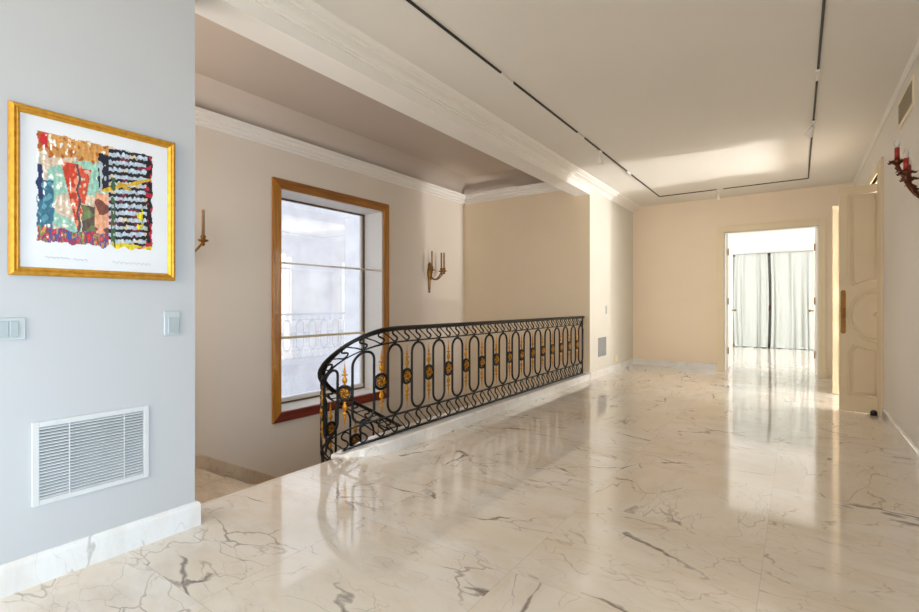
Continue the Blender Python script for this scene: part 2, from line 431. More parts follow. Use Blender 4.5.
# skirting boards of marble
SK = [(0, 0), (.022, 0), (.022, .098), (.018, .11), (.008, .118), (0, .118)]
def skirt(name, path, sgn, label, h=1.0, mat='marble'):
    t = MB(); t.sweep([(sgn*d, z*h) for d, z in SK], path)
    struct(t.build(name, M[mat]), label, 'skirting')
skirt('baseboard_left', [(XL, YN, 0), (XL, YE, 0), (XI, YE, 0)], -1, 'white marble skirting under the near white wall', 1.1)
skirt('baseboard_left_far', [(XI+.02, YB, 0), (XL, YB, 0), (XL, YF, 0)], -1, 'marble skirting along the wall beyond the railing')
skirt('baseboard_far', [(XL+.022, YF, 0), (DX0-.115, YF, 0)], -1, 'veined marble skirting left of the far doorway')
skirt('baseboard_right', [(XR, YN, 0), (XR, OY0-.18, 0)], 1, 'marble skirting along the right wall')
skirt('baseboard_right_far', [(XR, OY1+.12, 0), (XR, YF, 0)], 1, None) if False else None

# staircase: three steps down from the gallery, landing, then the flight
st = empty('staircase', (-4.3, 2.4, LOW)); struct(st, 'marble staircase going down beside the window', 'staircase')
RI = .17
for k in (1, 2):
    t = MB(); t.box(XI-.30*k, XI-.30*(k-1)+.03, .42, 2.5, -RI*k-.04, -RI*k); t.box(XI-.30*k, XI-.30*k+.02+.28, .42, 2.5, -RI*(k+1)+.0, -RI*k-.04)
    t.build('tread', M['stair_marble'], st, bevel=.004)
t = MB(); t.box(XW, XI-.6+.03, .42, 2.5, -.71, -.51); t.build('landing', M['stair_marble'], st)
for k in range(1, 16):
    z = -.51-RI*k; y = 2.5+.30*(k-1)
    t = MB(); t.box(XW, -3.56, y-.03, y+.30, z-.04, z); t.box(XW, -3.56, y, y+.28, z-.17, z-.04)
    t.build('tread', M['stair_marble'], st, bevel=.004)
t = MB()   # stringer wall under the inner side of the flight
vs = [(-3.56, 2.5, -.45), (-3.56, 7.0, -3.0), (-3.56, 7.0, LOW), (-3.56, 2.5, LOW)]
t.add([(x-.0, y, z) for x, y, z in vs]+[(x+.12, y, z) for x, y, z in vs], [(0, 1, 2, 3), (7, 6, 5, 4), (0, 4, 5, 1), (3, 2, 6, 7), (0, 3, 7, 4), (1, 5, 6, 2)])
t.build('stringer', M['stair_marble'], st)
t = MB()   # riser face of the gallery floor edge
t.box(XI-.012, XI, YE, 7.33, -.6, -.0); t.build('fascia', M['stair_marble'], st)
# sloping skirting on the window wall
t = MB()
prof = [(0, 0), (.02, 0), (.02, .135), (.014, .145), (0, .145)]
path = [(XW, .42, -.51), (XW, 2.5, -.51), (XW, 7.33, -.51-.5667*4.83)]
rows = [[(XW+d, y, z+h) for d, h in prof] for _, y, z in path]
t.grid(rows, True, False, True)
struct(t.build('baseboard_stair', M['stair_marble']), 'marble skirting sloping down along the stairs', 'skirting')

# curb under the railing
R0 = .338; YC = 2.918; XC = -2.78
CX = XC-R0
def plan(p):
    """p runs like Y along the straight, then round the half turn, then back up +Y"""
    if p >= YC: return Vector((XC, p, 0)), Vector((1, 0, 0))
    a = YC-p
    if a < PI*R0:
        th = a/R0; return Vector((CX+R0*math.cos(th), YC-R0*math.sin(th), 0)), Vector((math.cos(th), -math.sin(th), 0))
    return Vector((CX-R0, YC+(a-PI*R0), 0)), Vector((-1, 0, 0))
KN = [(-9, 0), (-.25, 0), (0, -.003), (.18, -.022), (.367, -.08), (.55, -.185), (.782, -.35), (1.10, -.56), (1.65, -.87), (3.2, -1.75)]
def zoff(p):
    a = YC-p
    for i in range(len(KN)-1):
        if KN[i][0] <= a <= KN[i+1][0]:
            x0, y0 = KN[i]; x1, y1 = KN[i+1]; h = x1-x0; t = (a-x0)/h
            def sl(j):
                if j <= 0 or j >= len(KN)-1: return (KN[-1][1]-KN[-2][1])/(KN[-1][0]-KN[-2][0]) if j else 0
                return (KN[j+1][1]-KN[j-1][1])/(KN[j+1][0]-KN[j-1][0]) if j > 1 else 0
            m0, m1 = sl(i)*h, sl(i+1)*h
            return (2*t**3-3*t*t+1)*y0+(t**3-2*t*t+t)*m0+(-2*t**3+3*t*t)*y1+(t**3-t*t)*m1
    return KN[-1][1] if a > 0 else 0
def squash(p):
    a = max(0, min(1, (YC-p)/.6)); return 1-.15*a*a*(3-2*a)
def rp(p, z, off=0, rigid=None):
    P, n = plan(p); q = p if rigid is None else rigid
    return P+n*off+Vector((0, 0, .571+(z-.571)*(squash(q) if z > .571 else 1)+zoff(q)))

t = MB(); rows = []
ps = [YB-.02, 6, 5, 4, 3.3]+[YC-R0*math.radians(a) for a in range(0, 76, 5)]
for p in ps:
    P, n = plan(p); zt = max(.012, rp(p, .1).z)
    prof = [(-.13, -.02), (.11, -.02), (.11, zt-.012), (.098, zt), (-.13, zt)]
    rows.append([P+n*d+Vector((0, 0, h)) for d, h in prof])
t.grid(rows, True, False, True)
struct(t.build('trim_curb', M['marble']), 'low white marble curb under the iron railing', 'curb')

# ------------------------------------------------------------------ railing
rl = empty('stair_railing', (XC, 4.5, .1))
tag(rl, 'long black wrought iron railing with gold medallions, curving down the stairs', 'railing')
P0, P1 = 7.30, .55
def prange(a, b, step=.06):
    n = max(2, int(abs(a-b)/step)); return [a+(b-a)*i/n for i in range(n+1)]
def bar(z0, z1, w, name, a=P0, b=P1, mat='iron', rnd=False):
    t = MB(); rows = []
    for p in prange(a, b):
        h = w/2
        if rnd: prof = [(-h, z0), (h, z0), (h*1.1, z0+(z1-z0)*.5), (h*.8, z1-.003), (h*.3, z1+.003), (-h*.3, z1+.003), (-h*.8, z1-.003), (-h*1.1, z0+(z1-z0)*.5)]
        else: prof = [(-h, z0), (h, z0), (h, z1), (-h, z1)]
        rows.append([rp(p, z, d) for d, z in prof])
    t.grid(rows, True, rnd, True)
    return t.build(name, M[mat], rl)
bar(.976, 1.010, .06, 'handrail', 7.32, P1, rnd=True)
bar(.872, .884, .022, 'upper_bar')
bar(.258, .270, .022, 'lower_bar')
bar(.103, .117, .026, 'bottom_bar')
for p in (P0, P1):
    t = MB(); t.tube([rp(p, .1), rp(p, 1.0)], .011, 6); t.build('end_post', M['iron'], rl)
SP = .3035
# ovals, built in the (p, z) plane and bent with the run
def oval(p0):
    t = MB(); hw, z0, z1 = .087, .270, .872; pts = []
    for k in range(13): a = PI*k/12; pts.append((p0+hw*math.cos(a), z1-.012-hw+hw*math.sin(a)))
    for k in range(1, 5): pts.append((p0-hw, z1-.012-hw-(z1-z0-.024-2*hw)*k/5))
    for k in range(13): a = PI+PI*k/12; pts.append((p0+hw*math.cos(a), z0+.012+hw+hw*math.sin(a)))
    for k in range(1, 5): pts.append((p0+hw, z0+.012+hw+(z1-z0-.024-2*hw)*k/5))
    t.tube([rp(p, z) for p, z in pts], .0112, 7, closed=True)
    t.tube([rp(p0, z1-.02), rp(p0, z1+.004)], .012, 8); t.tube([rp(p0, z0-.004), rp(p0, z0+.02)], .012, 8)
    return t.build('oval_bar', M['iron'], rl)
def medallion(p0):
    zc = .571; R = .061
    t = MB(); t.tube([rp(p0+R*math.cos(2*PI*k/20), zc+R*math.sin(2*PI*k/20), 0, p0) for k in range(20)], .0125, 8, closed=True)
    ring = t.build('medallion_ring', M['iron'], rl)
    t = MB()
    rows = []
    for r, d in ((.001, .012), (.014, .012), (.02, .007), (.04, .008), (.046, .002), (.046, -.002), (.04, -.008), (.02, -.007), (.014, -.012), (.001, -.012)):
        rows.append([rp(p0+r*math.cos(2*PI*k/18), zc+r*math.sin(2*PI*k/18), d, p0) for k in range(18)])
    t.grid(rows, True, True, True); t.build('rosette_disc', M['brass_dark_disc'], ring)
    t = MB()
    for k in range(6):       # swirled petals on both faces
        for sgn in (1, -1):
            pts = []; rad = []
            for j in range(6):
                u = j/5; r = .012+.033*u; a = 2*PI*k/6+1.1*u
                pts.append(rp(p0+r*math.cos(a), zc+r*math.sin(a), sgn*(.010-.003*u), p0)); rad.append(.002+.0068*math.sin(PI*min(1, u*.85+.1)))
            t.tube(pts, rad, 6)
    t.build('rosette', M['gold'], ring)
    pr = [(.005, 0), (.016, .008), (.008, .02), (.020, .036), (.024, .056), (.016, .074), (.008, .084), (.009, .092), (.027, .098), (.027, .104), (.007, .110), (.013, .126), (.008, .15), (.004, .185), (.0008, .215)]
    for sgn in (1, -1):
        t = MB(); rows = []
        for r, h in pr:
            rows.append([rp(p0+r*math.cos(2*PI*k/10), zc+sgn*(.064+h), .55*r*math.sin(2*PI*k/10), p0) for k in range(10)])
        t.grid(rows, True, True, True)
        t.build('spear_ornament', M['gold'], ring)
def scroll(p0, z0, z1):
    """one wave of the running scroll: a long diagonal with a hook at each end; p0 = middle"""
    w = SP/2; h = z1-z0; pts = []
    raw = [(-.50, .50), (-.64, .64), (-.69, .80), (-.60, .93), (-.46, .97), (-.34, .88), (-.14, .64), (0, .5), (.14, .36), (.34, .12), (.46, .03), (.60, .07), (.69, .20), (.64, .36), (.50, .50)]
    V = [Vector((x, y, 0)) for x, y in raw]; out = []
    for i in range(len(V)-1):
        a, b, c, d = V[max(0, i-1)], V[i], V[i+1], V[min(len(V)-1, i+2)]
        for k in range(2):
            u = k/2; out.append(.5*((2*b)+(c-a)*u+(2*a-5*b+4*c-d)*u*u+(3*b-a-3*c+d)*u**3))
    out.append(V[-1])
    n = len(out)
    rad = [.0045+.0045*abs(2*i/(n-1)-1)**.7 for i in range(n)]
    t = MB(); t.tube([rp(p0+v.x*w, z0+v.y*h) for v in out], rad, 6)
    return t.build('scroll', M['iron'], rl)
NO = range(-7, 15)
for i in NO:
    oval(2.983+SP*i)
    if 2.983+SP*(i-.5) > P1: medallion(2.983+SP*(i-.5))
medallion_end = None
for i in range(-15, 28):
    pc = 2.983+SP/2*(i+.5)
    if pc-.08 < P1 or pc+.08 > P0: continue
    scroll(pc, .885, .983); scroll(pc, .118, .257)

# ------------------------------------------------------------------ window
wn = empty('window_1', (XW, 4.32, WZ0)); struct(wn, 'tall window in honey wood frame beside the stairs', 'window')
FW = .12; fx0, fx1 = XW, XW+.03
Y0, Y1, Z0, Z1 = 3.33, 5.31, -.225, 2.71
def frame_piece(pts, name, mat):
    t = MB(); n = len(pts)
    t.add([(fx0-.0, y, z) for y, z in pts]+[(fx1, y, z) for y, z in pts], [tuple(range(n)), tuple(range(2*n-1, n-1, -1))]+[(i, (i+1) % n, n+(i+1) % n, n+i) for i in range(n)])
    return t.build(name, M[mat], wn, bevel=.008)
frame_piece([(Y0, Z0), (Y0+FW, Z0+FW), (Y0+FW, Z1-FW), (Y0, Z1)], 'window_frame', 'wood_v')
frame_piece([(Y1, Z0), (Y1, Z1), (Y1-FW, Z1-FW), (Y1-FW, Z0+FW)], 'window_frame', 'wood_v')
frame_piece([(Y0, Z1), (Y0+FW, Z1-FW), (Y1-FW, Z1-FW), (Y1, Z1)], 'window_frame', 'wood_h')
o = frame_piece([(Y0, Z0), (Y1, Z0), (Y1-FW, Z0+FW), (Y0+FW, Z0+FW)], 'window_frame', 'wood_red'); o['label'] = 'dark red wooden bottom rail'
t = MB()   # white lined reveal
D = .39
t.box(XW-D-.05, XW, WY0, WY0+.012, WZ0, WZ1); t.box(XW-D-.05, XW, WY1-.012, WY1, WZ0, WZ1)
t.box(XW-D-.05, XW, WY0, WY1, WZ1-.012, WZ1); t.box(XW-D-.05, XW, WY0, WY1, WZ0, WZ0+.012)
t.build('reveal', M['plaster'], wn)
GX = XW-D
a, bq, c0, d0 = WY0+.012, WY1-.012, WZ0+.012, WZ1-.012
t = MB(); e = .022
t.box(GX-.01, GX+.02, a, a+e, c0, d0); t.box(GX-.01, GX+.02, bq-e, bq, c0, d0); t.box(GX-.01, GX+.02, a, bq, d0-e, d0); t.box(GX-.01, GX+.02, a, bq, c0, c0+e)
t.build('window_bead', M['bead'], wn)
t = MB(); s_ = .05
t.box(GX-.03, GX+.01, a+e, bq-e, c0+e, c0+e+s_); t.box(GX-.03, GX-.005, a+e, a+e+.012, c0, d0-e); t.box(GX-.03, GX-.005, bq-e-.03, bq-e, c0, d0-e)
t.build('sash', M['plaster'], wn)
t = MB(); t.box(GX-.022, GX-.016, a+.01, bq-.01, c0+.02, d0-.01); t.build('pane', M['glass'], wn)
t = MB(); t.box(GX-.012, GX+.018, a+e, bq-e, .742, .775); t.build('mid_rail', M['cream_rail'], wn)
t = MB(); t.tube([(XW-.03, WY0+.012, 1.702), (XW-.03, WY1-.012, 1.702)], .012, 10)
t.box(XW-.05, XW-.01, WY1-.2, WY1-.012, 1.688, 1.716); t.build('cross_rod', M['white_plastic'], wn)

# outside: a neighbouring wall across a light well
w = MB(); w.box(-14.1, -14.0, -6, 30, LOW, 5.2)
struct(w.build('wall_outside', M['stucco']), 'pale outdoor wall seen through the stair window', 'wall')
w = MB(); w.box(-14.0, XW-T, -6, 30, LOW-.1, LOW)
struct(w.build('floor_outside', M['stucco']))

# ------------------------------------------------------------------ doors
def casing(mb, axis, c, lo, hi, top, wd, face, th, sgn):
    """door casing with two steps: axis 'x' = in the far wall, 'y' = in the right wall"""
    for k, (inset, t_) in enumerate(((0, th*.55), (wd*.18, th*.8), (wd*.62, th))):
        for (u0, u1, z0, z1) in ((lo-wd+inset, lo, 0, top+wd-inset), (hi, hi+wd-inset, 0, top+wd-inset), (lo, hi, top, top+wd-inset)):
            if axis == 'x': mb.box(u0, u1, face-t_, face, z0, z1)
            else: mb.box(face-t_, face, u0, u1, z0, z1)
d1 = empty('door_1', (-.4, YF, 0)); struct(d1, 'far doorway with ivory casing and open white leaves', 'door')
t = MB(); casing(t, 'x', 0, DX0, DX1, DH, .11, YF, .035, 1)
t.box(DX0-.118, DX0, YF-.042, YF, 0, .16); t.box(DX1, DX1+.118, YF-.042, YF, 0, .16)
t.build('door_casing', M['casing'], d1, bevel=.003)
t = MB(); t.box(DX0-.001, DX0+.015, YF, YF+.2, 0, DH); t.box(DX1-.015, DX1+.001, YF, YF+.2, 0, DH); t.box(DX0, DX1, YF, YF+.2, DH-.015, DH)
t.build('door_lining', M['white_door'], d1)
for x0, x1, hx in ((DX0+.0, DX0+.04, DX0+.04), (DX1-.04, DX1, DX1-.04)):
    t = MB(); t.box(x0, x1, YF+.2, YF+.86, .01, DH-.01)
    for z0, z1 in ((.2, .8), (1.35, 2.3)):
        t.box(x0-.006, x1+.006, YF+.3, YF+.76, z0, z1)
    lf = t.build('door_leaf', M['white_door'], d1, bevel=.004)
    sg = 1 if hx > x0+.01 else -1
    t = MB(); sx = hx if x0 < -.5 else x0
    dr = 1 if x0 < -.5 else -1
    t.tube([(sx, YF+.80, 1.08), (sx+dr*.05, YF+.80, 1.08)], .009, 8)
    t.lathe([(.002, -.022), (.02, -.012), (.024, 0), (.02, .012), (.002, .022)], (sx+dr*.06, YF+.80, 1.08), 10)
    t.build('door_knob', M['brass'], lf)
    for z in (.35, 1.25, 2.15):
        t = MB(); t.tube([(sx+dr*.004, YF+.195, z-.06), (sx+dr*.004, YF+.195, z+.06)], .009, 8); t.build('hinge', M['brass'], lf)

d2 = empty('door_2', (XR, 7.5, 0)); struct(d2, 'side doorway with panelled ivory leaves standing open', 'door')
t = MB(); casing(t, 'y', 0, OY0, OY1, OH, .13, XR, .04, 1)
t.box(XR, XR+.2, OY0-.001, OY0+.012, 0, OH); t.box(XR, XR+.2, OY1-.012, OY1+.001, 0, OH); t.box(XR, XR+.2, OY0, OY1, OH-.012, OH)
t.build('door_casing', M['door_paint'], d2, bevel=.003)
LX0, LX1, LTOP = .386, .738, 2.505
def leaf(yf, yb, plate=True):
    """yf = decorated face towards the camera side, yb = back face"""
    t = MB(); t.box(LX0, LX1, min(yf, yb), max(yf, yb), .006, LTOP)
    lf = t.build('door_leaf', M['door_paint'], d2, bevel=.003)
    for yy, s in ((min(yf, yb), -1), (max(yf, yb), 1)):
        t = MB(); y = yy+s*.001
        def mould(pts, r=.009):
            t.tube([(x, y, z) for x, z in pts], r, 8)
        cx, cz = LX1-.012, 1.075
        for R in (.255, .225):
            mould([(cx-R*math.sin(PI*k/24), cz+R*1.12*math.cos(PI*k/24)) for k in range(25)], .012 if R > .24 else .009)
        for ins in (0, .03):
            x0 = LX0+.085+ins; x1 = LX1-.03-ins*.3
            # upper panel with an arched lower edge
            pts = [(x1, 2.41-ins), (x0, 2.41-ins), (x0, 1.47+ins*.4)]
            for k in range(9):
                u = k/8; pts.append((x0+.04+(x1-x0-.04)*u, 1.405+ins*.4+.06*math.sin(PI/2*u)))
            pts.append((x1, 2.41-ins)); mould(pts, .012 if ins == 0 else .008)
            pts = [(x1, .19+ins), (x0, .19+ins), (x0, .67-ins*.4)]
            for k in range(9):
                u = k/8; pts.append((x0+.04+(x1-x0-.04)*u, .745-ins*.4-.04*math.sin(PI/2*u)))
            pts.append((x1, .19+ins)); mould(pts, .012 if ins == 0 else .008)
        t.build('panel_moulding', M['door_paint'], lf)
        t = MB(); px0, px1, z0, z1 = LX0+.014, LX0+.058, .87, 1.355
        rr = (px1-px0)/2; cxm = (px0+px1)/2; n = 10
        ol = [(cxm+rr*math.cos(PI*k/n), z1-rr+rr*math.sin(PI*k/n)) for k in range(n+1)]+[(cxm-rr*math.cos(PI*k/n), z0+rr-rr*math.sin(PI*k/n)) for k in range(n+1)]
        m = len(ol)
        t.add([(x, yy, z) for x, z in ol]+[(x, yy+s*.007, z) for x, z in ol], [tuple(range(m)), tuple(range(2*m-1, m-1, -1))]+[(i, (i+1) % m, m+(i+1) % m, m+i) for i in range(m)])
        t.tube([(cxm, yy+s*.007, 1.15), (cxm, yy+s*.045, 1.15), (cxm+.0, yy+s*.05, 1.05)], .008, 8)
        if plate: t.build('push_plate', M['old_brass'], lf)
        t = MB(); rows = []
        for r, d in ((.028, 0), (.028, .006), (.012, .012), (.012, .03), (.022, .04), (.018, .055), (.001, .06)):
            rows.append([(LX1-.035+r*math.cos(2*PI*k/14), yy+s*d, 1.085+r*math.sin(2*PI*k/14)) for k in range(14)])
        t.grid(rows, True, True, True); t.build('door_knob', M['door_paint'], lf)
    return lf
leaf(6.835, 6.875)
leaf(8.10, 8.06, False)
# black stop at the foot of the near leaf
ds = MB(); ds.lathe([(.001, 0), (.03, 0), (.032, .02), (.026, .045), (.012, .055), (.001, .056)], (.675, 6.775, 0), 14)
tag(ds.build('door_stop', M['black_rubber']), 'small black rubber stop on the floor by the open ivory door', 'door stop')

# ------------------------------------------------------------------ framed print
PX = XL
pf = empty('framed_print', (PX, .86, 1.33))
tag(pf, 'abstract colour print in a gold frame on the near white wall', 'picture')
y0, y1, z0, z1 = .532, 1.178, 1.321, 2.042
wf = .036
prof = [(0, 0), (0, .012), (.005, .022), (.014, .027), (.022, .021), (.026, .024), (.031, .018), (wf, .012), (wf, 0)]
t = MB(); corners = [(y0, z0, 1, 1), (y1, z0, -1, 1), (y1, z1, -1, -1), (y0, z1, 1, -1)]
rows = [[(PX+.002+h, y+sy*d, z+sz*d) for d, h in prof] for y, z, sy, sz in corners]; rows.append(rows[0])
t.grid(rows, True, False); t.build('frame', M['gold_frame'], pf)
t = MB(); t.box(PX+.002, PX+.011, y0+.03, y1-.03, z0+.03, z1-.03); t.build('mount', M['paper'], pf)
# the print: painterly patches computed per cell
def art(u, v):
    n1 = noise.noise(Vector((u*9, v*9, 3))); n2 = noise.noise(Vector((u*24, v*18, 8))); n3 = noise.noise(Vector((u*4, v*4, 1)))
    n4 = noise.noise(Vector((u*40, v*14, 5)))
    def in_(a, b, x): return a <= x <= b
    uu = u+n2*.02; vv = v+n1*.03
    if u < .58:
        col = (206, 150, 84)
        if vv > .20: col = (214, 190, 168)
        if n3 > -.05 and in_(.18, .85, vv): col = (150, 196, 178)
        if n2 > .36: col = (232, 226, 216)
        if uu < .09 and vv < .14: col = (200, 40, 50)
        if vv < .24 and n2 < -.25: col = (176, 96, 40)
        if uu < .13 and vv > .42: col = (60, 110, 136) if n2 < .1 else (96, 160, 176)
        if uu < .05 and in_(.3, .6, vv): col = (34, 52, 96)
        d = abs(u-(.27+.06*(v-.25)/.65)); wdt = .085*(1-(v-.22)/.68)
        if in_(.24, .88, v) and d < wdt: col = (200, 66, 46) if n2+n4*.5 < .12 else (226, 140, 104)
        d = abs(u-(.375-.045*(v-.25)/.6)); wdt = .06*(1-(v-.26)/.62)
        if in_(.27, .86, v) and d < wdt: col = (206, 80, 56) if n2-n4*.5 < .15 else (232, 196, 170)
        if in_(.24, .86, v) and abs(u-.328+.01*math.sin(v*30)) < .009: col = (70, 76, 84)
        if in_(.46, .60, uu) and vv > .46: col = (226, 166, 132) if n1 < .1 else (120, 70, 60)
        if in_(.36, .46, uu) and vv > .60: col = (112, 126, 84) if n1 > 0 else (92, 78, 70)
        if vv > .84: col = [(206, 60, 60), (90, 150, 100), (214, 140, 70), (60, 90, 150), (150, 60, 90)][int((n1*.4+n4*.8+2)*7) % 5]
        if in_(.49, .62, uu) and in_(.10, .44, vv): col = (26, 30, 46) if n1+n4*.6 > -.12 else (190, 200, 206)
        if u < .3 and n4 > .42: col = (244, 240, 230)
    else:
        ph = (v*14.5 + (u-.58)*1.5 + n4*.28+n2*.1) % 1
        col = (186, 200, 214) if ph < .54 else (24, 26, 36)
        if ph < .54 and n1 > .3: col = (214, 196, 170)
        if ph >= .54 and n1 < -.28: col = (120, 36, 60)
        if uu > .93: col = (22, 24, 34) if n2 < .15 else (190, 36, 60)
        if vv > .93: col = (222, 200, 50) if n1 > -.1 else (220, 120, 60)
        if in_(.84, .90, uu) and in_(.55, .75, vv) and n2 > -.1: col = (224, 210, 40)
    if abs(v-(.43-.42*(u-.55))) < .014+n1*.012 and u > .52: col = (208, 170, 44)
    if in_(.62, .8, u) and abs(vv-.36) < .035 and n2 > .05: col = (196, 158, 50)
    if in_(.60, .64, u) and v > .3 and n4 > 0: col = (60, 90, 60)
    g_ = 1+.22*n4+.12*noise.noise(Vector((u*60, v*50, 1)))
    return tuple(c_*g_ for c_ in col)
NU, NV = 150, 130
ay0, ay1, az0, az1 = .618, 1.076, 1.452, 1.952
vs = []; fs = []; cols = []
for j in range(NV):
    for i in range(NU):
        u = (i+.5)/NU; v = (j+.5)/NV
        e1 = noise.noise(Vector((v*14, 2, 7)))*.02; e2 = noise.noise(Vector((u*16, 5, 2)))*.022
        if u < .012+e1 or u > .985+e1 or v < .014+e2*.6 or v > .962+e2*1.6: continue
        k = len(vs)
        Y = ay0+(ay1-ay0)*i/NU; Y2 = ay0+(ay1-ay0)*(i+1)/NU; Z = az1-(az1-az0)*j/NV; Z2 = az1-(az1-az0)*(j+1)/NV
        xx = PX+.0118
        vs += [(xx, Y, Z), (xx, Y2, Z), (xx, Y2, Z2), (xx, Y, Z2)]; fs.append((k+3, k+2, k+1, k)); cols.append(lin(*[max(0, min(255, q)) for q in art(u, v)]))
t = MB(); t.add(vs, fs)
m, nt, b = new_mat('abstract_print_inks'); at_ = N(nt, 'ShaderNodeAttribute'); at_.attribute_name = 'ink'
nt.links.new(at_.outputs['Color'], b.inputs['Base Color']); b.inputs['Roughness'].default_value = .45
o = t.build('print', m, pf)
ca = o.data.color_attributes.new('ink', 'FLOAT_COLOR', 'CORNER')
buf = []
for cc in cols: buf += list(cc)*4
ca.data.foreach_set('color', buf)
t = MB()
def scribble(ya, yb, z, amp, n):
    pts = [(PX+.0122, ya+(yb-ya)*k/n, z+amp*math.sin(k*1.9)*math.cos(k*.7)) for k in range(n+1)]
    t.tube(pts, .0007, 4)
scribble(.65, .735, 1.404, .006, 26); scribble(.75, .80, 1.401, .007, 14); scribble(.90, 1.06, 1.399, .008, 40)
t.build('signature', M['pencil'], pf)

# ------------------------------------------------------------------ switches, vents
def switch(name, ya, yb, za, zb, keys, label):
    r = empty(name, (XL, (ya+yb)/2, za)); tag(r, label, 'light switch')
    t = MB(); t.box(XL, XL+.009, ya, yb, za, zb); t.build('plate', M['switch'], r, bevel=.003)
    for a_, b_, c_, d_ in keys:
        t = MB(); t.box(XL+.009, XL+.013, a_, b_, c_, d_); t.build('rocker', M['switch_key'], r, bevel=.002)
switch('light_switch', 1.128, 1.206, 1.036, 1.163, [(1.146, 1.200, 1.048, 1.128)], 'single grey-white light switch near the right end of the near wall')
switch('light_switch', .445, .588, 1.05, 1.143, [(.462, .495, 1.062, 1.13), (.50, .533, 1.062, 1.13), (.538, .565, 1.062, 1.13)], 'wide switch plate on the near wall left of the single switch, above the big vent')
# big return air vent
vy0, vy1, vz0, vz1 = .607, 1.056, .332, .692
vt = empty('air_vent', (XL, .83, vz0)); tag(vt, 'large white louvred air vent low on the near white wall', 'vent')
t = MB(); bw = .024
t.box(XL, XL+.012, vy0, vy0+bw, vz0, vz1); t.box(XL, XL+.012, vy1-bw, vy1, vz0, vz1)
t.box(XL, XL+.012, vy0+bw, vy1-bw, vz0, vz0+bw); t.box(XL, XL+.012, vy0+bw, vy1-bw, vz1-bw, vz1)
t.build('frame', M['vent'], vt, bevel=.002)
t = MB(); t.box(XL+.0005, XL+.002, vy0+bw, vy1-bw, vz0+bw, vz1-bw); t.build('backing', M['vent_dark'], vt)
ns = 23
for k in range(ns):
    zc = vz0+bw+(k+.5)*(vz1-vz0-2*bw)/ns
    t = MB()
    t.add([(XL+.002, vy0+bw, zc+.0045), (XL+.002, vy1-bw, zc+.0045), (XL+.011, vy1-bw, zc-.0005), (XL+.011, vy0+bw, zc-.0005),
           (XL+.002, vy0+bw, zc+.003), (XL+.002, vy1-bw, zc+.003), (XL+.011, vy1-bw, zc-.0045), (XL+.011, vy0+bw, zc-.0045)],
          [(0, 1, 2, 3), (7, 6, 5, 4), (3, 2, 6, 7), (0, 4, 5, 1), (0, 3, 7, 4), (1, 5, 6, 2)])
    t.build('slat', M['vent_slat'], vt)
for yy in (.735, .948):
    t = MB(); t.box(XL+.0105, XL+.0125, yy-.0022, yy+.0022, vz0+bw, vz1-bw); t.build('mullion', M['vent'], vt)
for yy in (.69, .98):
    for zz in (vz0+.012, vz1-.012):
        t = MB(); t.tube([(XL+.011, yy, zz), (XL+.0145, yy, zz)], .004, 8); t.build('screw', M['vent_slat'], vt)
# small grey vent beyond the railing
v2 = empty('air_vent', (XL, 7.92, .33)); tag(v2, 'small grey air vent low on the wall beyond the railing', 'vent')
t = MB(); t.box(XL, XL+.004, 7.715, 8.117, .325, .64); t.build('backing', M['grey_vent'], v2)
for k in range(14):
    zc = .34+k*.0219; t = MB(); t.box(XL+.004, XL+.012, 7.725, 8.107, zc, zc+.008); t.build('slat', M['grey_vent'], v2)
o2 = MB(); o2.box(XL, XL+.01, 8.58, 8.74, .17, .27); o2.box(XL+.01, XL+.012, 8.61, 8.71, .19, .25)
tag(o2.build('power_socket', M['cream_rail'], bevel=.002), 'small cream socket plate low on the wall beyond the railing', 'socket')
o3 = MB(); o3.box(XL, XL+.012, 8.10, 8.15, 1.03, 1.17); o3.box(XL+.012, XL+.015, 8.11, 8.14, 1.05, 1.15)
tag(o3.build('light_switch', M['switch'], bevel=.002), 'narrow pale switch plate above the small grey vent', 'light switch')
# vent high on the right wall
v3 = empty('air_vent', (XR, 5.4, 2.75)); tag(v3, 'slotted air vent high on the right wall above the sconce', 'vent')
t = MB(); t.box(XR-.010, XR, 5.05, 5.70, 2.74, 2.985); t.build('frame', M['casing'], v3, bevel=.002)
t = MB(); t.box(XR-.0125, XR-.010, 5.09, 5.66, 2.775, 2.95); t.build('backing', M['vent_beige'], v3)
for k in range(9):
    zc = 2.785+k*.0185; t = MB(); t.box(XR-.018, XR-.0125, 5.09, 5.66, zc, zc+.007); t.build('slat', M['vent_beige'], v3)

# ------------------------------------------------------------------ light tracks
TX0, TX1, TY0, TY1 = -2.0, .14, .6, 9.0
tk = empty('light_track', (-.93, 5, HC)); tag(tk, 'thin black and white track running round the gallery ceiling', 'light track')
def tr(xa, xb, ya, yb, name='rail', mat='black_track', h=.012):
    t = MB(); t.box(xa, xb, ya, yb, HC-h, HC); t.build(name, M[mat], tk)
hw = .008
tr(TX0-hw, TX0+hw, TY0, 3.42); tr(TX0-hw, TX0+hw, 3.42, 3.62, 'joint', 'white_plastic', .022); tr(TX0-hw, TX0+hw, 3.62, 5.1)
tr(TX0-hw, TX0+hw, 5.1, 5.3, 'joint', 'white_plastic', .022); tr(TX0-hw, TX0+hw, 5.3, 7.0); tr(TX0-hw, TX0+hw, 7.0, 7.2, 'joint', 'white_plastic', .022); tr(TX0-hw, TX0+hw, 7.2, TY1)
tr(TX1-hw, TX1+hw, TY0, 4.85); tr(TX1-hw-.006, TX1+hw+.006, 4.85, 5.05, 'joint', 'white_plastic', .03); tr(TX1-hw, TX1+hw, 5.05, TY1)
for xa, xb in ((TX0+hw, -1.1), (-1.0, TX1-hw)): tr(xa, xb, TY1-hw, TY1+hw)
tr(-1.1, -1.0, TY1-hw, TY1+hw, 'joint', 'white_plastic', .022)
